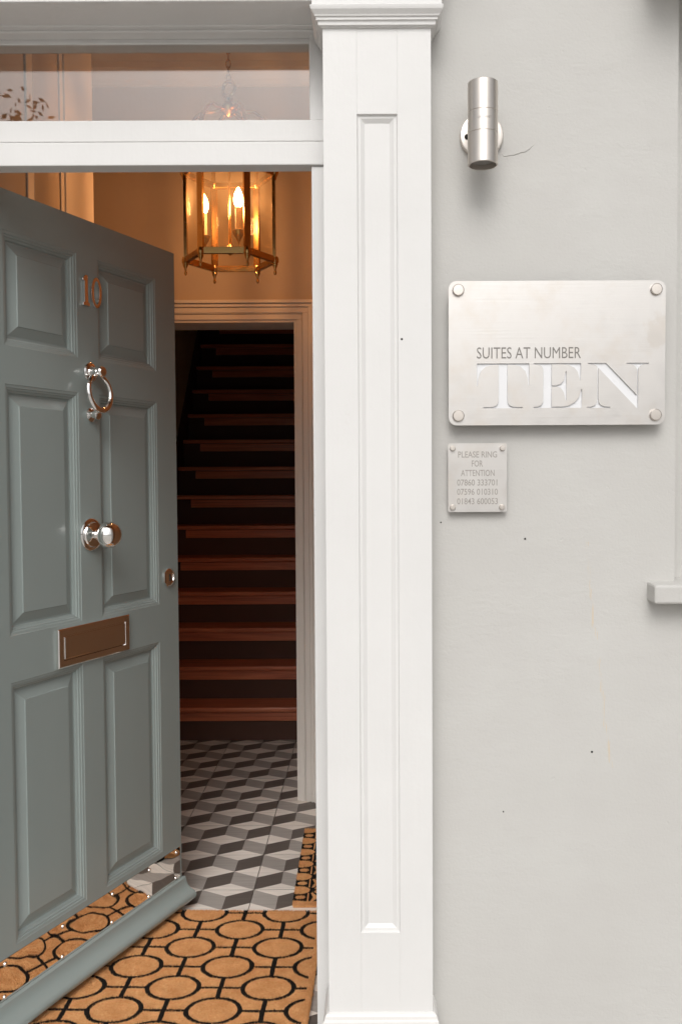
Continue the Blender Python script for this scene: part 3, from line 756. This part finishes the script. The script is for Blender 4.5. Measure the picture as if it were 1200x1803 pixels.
for i in range(6):
    j = (i + 1) % 6
    bm = new(); bar(bm, B0[i], B1[i], 0.022, 0.010); L('post', bm, 'brass', smooth=False)
    for Z, nm in ((LZ0, 'bottom_rail'), (LZ1, 'top_rail')):
        a, b = hexp(LR + 0.001, Z)[i], hexp(LR + 0.001, Z)[j]
        bm = new(); bar(bm, a, b, 0.014, 0.016); bar(bm, Vector(a) + Vector((0, 0, 0.010 if Z < 2.2 else -0.010)), Vector(b) + Vector((0, 0, 0.010 if Z < 2.2 else -0.010)), 0.008, 0.006)
        L(nm, bm, 'brass', smooth=False)
    # corner boss with finial drop below and flared lug above
    m = Matrix.Translation(hexp(LR + 0.002, LZ0)[i])
    bm = new(); lathe(bm, [(0, 0.014), (0.010, 0.012), (0.0125, 0.004), (0.0125, -0.006), (0.009, -0.011), (0.010, -0.014), (0.0075, -0.020), (0.0045, -0.026), (0.0035, -0.034), (0.0050, -0.038), (0.0055, -0.043), (0.0035, -0.048), (0, -0.050)], 12, m); L('finial', bm, 'brass')
    m = Matrix.Translation(hexp(LR + 0.003, LZ1)[i])
    bm = new(); lathe(bm, [(0, -0.028), (0.005, -0.024), (0.008, -0.012), (0.0135, -0.004), (0.0145, 0.006), (0.010, 0.012), (0.006, 0.018), (0.0075, 0.024), (0.004, 0.032), (0, 0.034)], 12, m); L('corner_lug', bm, 'brass')
    # pane set between the posts
    g0, g1 = hexp(LR - 0.003, LZ0 + 0.006), hexp(LR - 0.003, LZ1 - 0.006)
    d = (g0[j] - g0[i]) * 0.05
    bm = new(); q = [g0[i] + d, g0[j] - d, g1[j] - d, g1[i] + d]; nn = (q[1] - q[0]).cross(q[3] - q[0]).normalized() * 0.0015
    a = [bm.verts.new(p) for p in q]; b = [bm.verts.new(p + nn) for p in q]
    for k in range(4): bm.faces.new((a[k], a[(k + 1) % 4], b[(k + 1) % 4], b[k]))
    bm.faces.new(a); bm.faces.new(b); L('pane', bm, 'lantern_glass', smooth=False)
    # scrolled crown arm
    bm = new(); pts = []
    for (r, z) in ((0.148, 2.372), (0.153, 2.410), (0.150, 2.455), (0.138, 2.505), (0.114, 2.545), (0.086, 2.566), (0.056, 2.564), (0.032, 2.570), (0.018, 2.582), (0.010, 2.590)):
        pts.append((LC[0] + r * math.cos(R(60 * i)), LC[1] + r * math.sin(R(60 * i)), z))
    tube(bm, pts, [0.006, 0.007, 0.0075, 0.007, 0.0065, 0.006, 0.006, 0.0065, 0.007, 0.006], 8); L('crown_arm', bm, 'brass')
m = Matrix.Translation((LC[0], LC[1], 0))
bm = new(); lathe(bm, [(0, 2.545), (0.010, 2.550), (0.020, 2.562), (0.030, 2.572), (0.032, 2.580), (0.020, 2.590), (0.013, 2.598), (0.016, 2.606), (0.014, 2.614), (0.007, 2.620), (0, 2.622)], 20, m); L('crown_hub', bm, 'brass')
bm = new(); torus(bm, (LC[0], LC[1], 2.642), 0.024, 0.0062, (0.5, 1, 0), 28, 8); L('hanging_ring', bm, 'brass')
z = 2.678
i = 0
while z < CZ - 0.05:
    bm = new(); ax = (1, 0, 0) if i % 2 else (0, 1, 0); cpts = []
    for k in range(16):
        a = 2 * math.pi * k / 16; u, v = 0.0075 * math.cos(a), 0.0145 * math.sin(a)
        cpts.append((LC[0] + (0 if i % 2 else u), LC[1] + (u if i % 2 else 0), z + v))
    tube(bm, cpts, 0.0022, 6, True); L('chain_link', bm, 'brass'); z += 0.0235; i += 1
bm = new(); lathe(bm, [(0, CZ - 0.045), (0.010, CZ - 0.042), (0.014, CZ - 0.03), (0.04, CZ - 0.018), (0.05, CZ - 0.006), (0.05, CZ), (0, CZ)], 24, m); L('ceiling_rose', bm, 'brass')
# candle cluster: central stem, arms, cups, sleeves and bulbs
bm = new(); lathe(bm, [(0, 2.085), (0.006, 2.088), (0.013, 2.098), (0.016, 2.108), (0.010, 2.118), (0.006, 2.126), (0.0045, 2.16), (0.0040, 2.53), (0, 2.53)], 14, m); L('stem', bm, 'brass')
for (dx, dy) in ((0.036, -0.045), (-0.092, 0.022)):
    cx, cy_ = LC[0] + dx, LC[1] + dy; mm = Matrix.Translation((cx, cy_, 0))
    bm = new(); tube(bm, [(LC[0] + dx * s, LC[1] + dy * s, zz) for s, zz in ((0.1, 2.112), (0.35, 2.098), (0.65, 2.096), (0.9, 2.106), (1.0, 2.124))], 0.0036, 8)
    arm = L('candle_arm', bm, 'brass')
    bm = new(); lathe(bm, [(0, 2.120), (0.006, 2.122), (0.009, 2.130), (0.016, 2.140), (0.021, 2.152), (0.0215, 2.156), (0.012, 2.157), (0, 2.157)], 16, mm); L('candle_cup', bm, 'brass', arm).matrix_parent_inverse = Matrix.Identity(4)
    bm = new(); lathe(bm, [(0.0115, 2.1575), (0.0115, 2.232), (0.010, 2.234), (0, 2.234)], 16, mm); L('candle_sleeve', bm, 'sleeve', arm)
    bm = new(); lathe(bm, [(0.007, 2.2345), (0.0115, 2.241), (0.0155, 2.252), (0.0160, 2.261), (0.0135, 2.275), (0.0085, 2.288), (0.0035, 2.297), (0, 2.300)], 14, mm); L('bulb', bm, 'bulb', arm)

# ------------------------------------------------------------------ doormats
def fibre_mesh(w, d, n, h, seed):
    g = np.random.default_rng(seed)
    x, y = g.uniform(0.0, w, n), g.uniform(0.0, d, n)
    m = n // 7                                   # a fringe along the cut edges
    side = g.integers(0, 4, m); u = g.uniform(0, 1, m)
    x[:m] = np.where(side == 0, 0, np.where(side == 1, w, u * w)); y[:m] = np.where(side == 2, 0, np.where(side == 3, d, u * d))
    a = g.uniform(0, 2 * np.pi, n); wd = g.uniform(0.0006, 0.0013, n); hh = g.uniform(0.5, 1.1, n) * h
    lx, ly = g.normal(0, 0.0018, n), g.normal(0, 0.0018, n)
    zb = np.full(n, -0.003)
    v = np.empty((n, 3, 3))
    v[:, 0] = np.stack([x - np.cos(a) * wd, y - np.sin(a) * wd, zb], 1); v[:, 1] = np.stack([x + np.cos(a) * wd, y + np.sin(a) * wd, zb], 1); v[:, 2] = np.stack([x + lx, y + ly, hh], 1)
    return v.reshape(-1, 3)
def mat_obj(name, mat, loc, rz, w, d, ox, oy, nf, label):
    """Slab and pile share one local origin (ox, oy from the mat's near left corner) so that the print lines up."""
    th = 0.011
    root = tag(empty(name, loc, rz), label, 'doormat')
    bm = new(); box(bm, -ox, w - ox, -oy, d - oy, 0.0008, th, bev=0.003); o = obj('coir_slab', bm, mat, root)
    v = fibre_mesh(w, d, nf, 0.0058, nf); v[:, 0] -= ox; v[:, 1] -= oy; v[:, 2] += th
    me = bpy.data.meshes.new('coir_pile'); nv = len(v); me.vertices.add(nv); me.vertices.foreach_set('co', v.ravel())
    me.loops.add(nv); me.loops.foreach_set('vertex_index', np.arange(nv, dtype=np.int32))
    me.polygons.add(nv // 3); me.polygons.foreach_set('loop_start', np.arange(0, nv, 3, dtype=np.int32)); me.update(calc_edges=True)
    tag(link('coir_pile', me, mat, root), kind='stuff')
    return root
mat_obj('doormat', 'mat_ring', (-0.391, 0.459, 0), R(-1.2), 0.70, 0.575, 0.462, 0.262, 70000, 'coir doormat printed with black linked rings under the open door')
mat_obj('doormat', 'mat_fan', (-0.246, 0.812, 0), R(0.5), 0.37, 0.60, 0.0, 0.0, 24000, 'small coir mat with black fan print behind the door jamb')

# ------------------------------------------------------------------ wall light
wl_ = tag(empty('wall_light', (0.236, 0, 2.044)), 'brushed steel cylinder wall light above the house sign', 'wall light')
def W(name, bm, mat, smooth=True, parent=None):
    o = obj(name, bm, mat, parent or wl_, smooth)
    if parent is None: o.matrix_parent_inverse = Matrix.Translation((-0.236, 0, -2.044))
    return o
bm = new(); lathe(bm, [(0.0455, 0.0005), (0.0455, 0.010), (0.044, 0.0125), (0.040, 0.0135), (0, 0.014)], 40, Matrix.Translation((0.236, 0, 2.044)) @ FRONT); bp = W('back_plate', bm, 'steel')
bm = new(); lathe(bm, [(0.017, 0.013), (0.017, 0.05)], 20, Matrix.Translation((0.236, 0, 2.044)) @ FRONT); W('arm', bm, 'steel')
TY = -0.070; tr = 0.0305; z0, z1 = 1.962, 2.126
ga, gb = 2.024, 2.066
mt = Matrix.Translation((0.231, TY, 0))
bm = new(); lathe(bm, [(tr - 0.003, z0 + 0.012), (tr - 0.003, z0), (tr - 0.0006, z0), (tr, z0 + 0.0008), (tr, ga - 0.0008), (tr - 0.0012, ga)], 48, mt, cap=False); tl = W('lower_tube', bm, 'steel')
bm = new(); lathe(bm, [(tr - 0.0012, ga), (tr, ga + 0.0008), (tr, gb - 0.0008), (tr - 0.0012, gb)], 48, mt, cap=False); tc = W('middle_tube', bm, 'steel')
bm = new(); lathe(bm, [(tr - 0.0012, gb), (tr, gb + 0.0008), (tr, z1 - 0.0008), (tr - 0.0006, z1), (tr - 0.003, z1), (tr - 0.003, z1 - 0.012)], 48, mt, cap=False); W('upper_tube', bm, 'steel')
bm = new(); lathe(bm, [(0, z0 + 0.010), (tr - 0.003, z0 + 0.010)], 32, mt, cap=False); W('lower_lens', bm, 'etch', False)
bm = new(); lathe(bm, [(0, z1 - 0.010), (tr - 0.003, z1 - 0.010)], 32, mt, cap=False); W('upper_lens', bm, 'etch', False)
bm = new(); lathe(bm, [(0.005, 0.0138), (0.005, 0.0165), (0.003, 0.019), (0, 0.0195)], 12, Matrix.Translation((0.2045, 0, 2.040)) @ FRONT); W('screw', bm, 'hole')
# worn maker's mark etched on the middle tube, bent round the cylinder
me = text_mesh('LAITEN HST', -0.014, 0.014, 2.046, 2.0505, 0)
for v in me.vertices:
    a = v.co.x / tr; v.co = (0.231 + (tr + 0.0003) * math.sin(a), TY - (tr + 0.0003) * math.cos(a), v.co.z)
o = link('maker_mark', me, 'etch_soft', wl_); o.matrix_parent_inverse = Matrix.Translation((-0.236, 0, -2.044))

# ------------------------------------------------------------------ house sign: steel plate with TEN cut through to white acrylic
SX0_, SX1_, SZ0, SZ1, SY = 0.1645, 0.6170, 1.438, 1.738, -0.030
sg = tag(empty('house_sign', (SX0_, 0, SZ0)), 'large steel sign reading suites at number ten beside the pilaster', 'sign')
def S(name, ob):
    ob.matrix_parent_inverse = Matrix.Translation((-SX0_, 0, -SZ0)); return ob
def zx(u): return SX0_ + ((820 + u / 3.3333) - 789) / 381 * (SX1_ - SX0_)
def zz_(v): return SZ1 - ((590 + v / 3.3333) - 494) / 254 * (SZ1 - SZ0)
LT = [(62, 163), (370, 163), (370, 295), (364, 295), (360, 250), (346, 208), (318, 182), (280, 172), (243, 171), (243, 380), (247, 400), (258, 412), (280, 419), (330, 420), (330, 427), (100, 427), (100, 420), (152, 419), (174, 412), (186, 400), (190, 380), (190, 171), (150, 172), (114, 182), (86, 208), (72, 250), (68, 295), (62, 295)]
LE = [(395, 163), (673, 163), (673, 262), (667, 262), (655, 215), (635, 190), (600, 174), (560, 170), (502, 170), (502, 294), (530, 293), (555, 285), (573, 262), (583, 212), (589, 212), (589, 382), (583, 382), (573, 335), (555, 308), (530, 301), (502, 301), (502, 419), (560, 419), (600, 413), (640, 392), (662, 360), (674, 318), (680, 318), (680, 426), (395, 426), (395, 419), (420, 418), (440, 410), (450, 395), (452, 380), (452, 210), (450, 190), (440, 178), (420, 171), (395, 170)]
LN = [(715, 163), (820, 163), (1002, 352), (1002, 215), (1000, 195), (990, 180), (970, 171), (940, 170), (940, 163), (1070, 163), (1070, 170), (1040, 171), (1022, 180), (1011, 195), (1009, 215), (1009, 427), (1000, 427), (776, 192), (776, 375), (779, 395), (790, 410), (812, 419), (845, 420), (845, 427), (710, 427), (710, 420), (738, 419), (757, 410), (766, 395), (769, 375), (769, 185), (755, 173), (715, 170)]
holes = [[(zx(u), zz_(v)) for u, v in g] for g in (LT, LE, LN)]
bm = cut_plate(rect_pts(SX0_, SX1_, SZ0, SZ1, 0.017), holes, SY, 0.003)
S('p', obj('plate', bm, 'plate_steel', sg))
bm = new(); box(bm, SX0_ + 0.03, SX1_ - 0.02, SY + 0.0034, SY + 0.0075, SZ0 + 0.012, SZ0 + 0.15, bev=0.0005); S('b', obj('acrylic_backing', bm, 'acrylic', sg))
S('t', link('lettering', text_mesh('SUITES AT NUMBER', zx(62), zx(672), zz_(135), zz_(68), SY - 0.0002), 'etch', sg))
def fixings(parent, pts, r, off, y):
    for x, z in pts:
        bm = new(); lathe(bm, [(r * 0.6, 0.0005 - y), (r * 0.6, 0.0008), (r, 0.0008), (r, 0.005), (r * 0.88, 0.0065), (0, 0.0068)] if False else [(r * 0.55, y), (r * 0.55, 0.0004), (r, 0.0004), (r, 0.0045), (r * 0.86, 0.006), (0, 0.0062)], 24, Matrix.Translation((x, off, z)) @ FRONT)
        o = obj('fixing', bm, 'steel', parent, True); o.matrix_parent_inverse = parent.matrix_basis.inverted()
fixings(sg, [(SX0_ + 0.020, SZ0 + 0.020), (SX1_ - 0.020, SZ0 + 0.020), (SX0_ + 0.020, SZ1 - 0.019), (SX1_ - 0.020, SZ1 - 0.019)], 0.0122, SY, SY)

# small notice plate
NX0, NX1, NZ0, NZ1, NY = 0.1643, 0.2885, 1.2555, 1.4010, -0.016
ng = tag(empty('notice_plate', (NX0, 0, NZ0)), 'small steel plate asking visitors to ring, under the house sign', 'sign')
bm = cut_plate(rect_pts(NX0, NX1, NZ0, NZ1, 0.004), [], NY, 0.003); o = obj('plate', bm, 'plate_steel', ng); o.matrix_parent_inverse = ng.matrix_basis.inverted()
def nx_(u): return NX0 + (u - 165) / (1055 - 165) * (NX1 - NX0)
def nz_(v): return NZ1 - (v - 128) / (1165 - 128) * (NZ1 - NZ0)
for txt, u0, u1, v0, v1 in (('PLEASE RING', 316, 905, 250, 345), ('FOR', 522, 692, 386, 482), ('ATTENTION', 358, 868, 528, 624), ('07860 333701', 300, 910, 672, 768), ('07596 010310', 300, 918, 812, 908), ('01843 600053', 300, 918, 955, 1050)):
    o = link('lettering', text_mesh(txt, nx_(u0), nx_(u1), nz_(v1), nz_(v0), NY - 0.0002, 0.011), 'etch_soft', ng); o.matrix_parent_inverse = ng.matrix_basis.inverted()
fixings(ng, [(NX0 + 0.0095, NZ0 + 0.010), (NX1 - 0.0105, NZ0 + 0.010), (NX0 + 0.0095, NZ1 - 0.0105), (NX1 - 0.0095, NZ1 - 0.0105)], 0.0058, NY, NY)
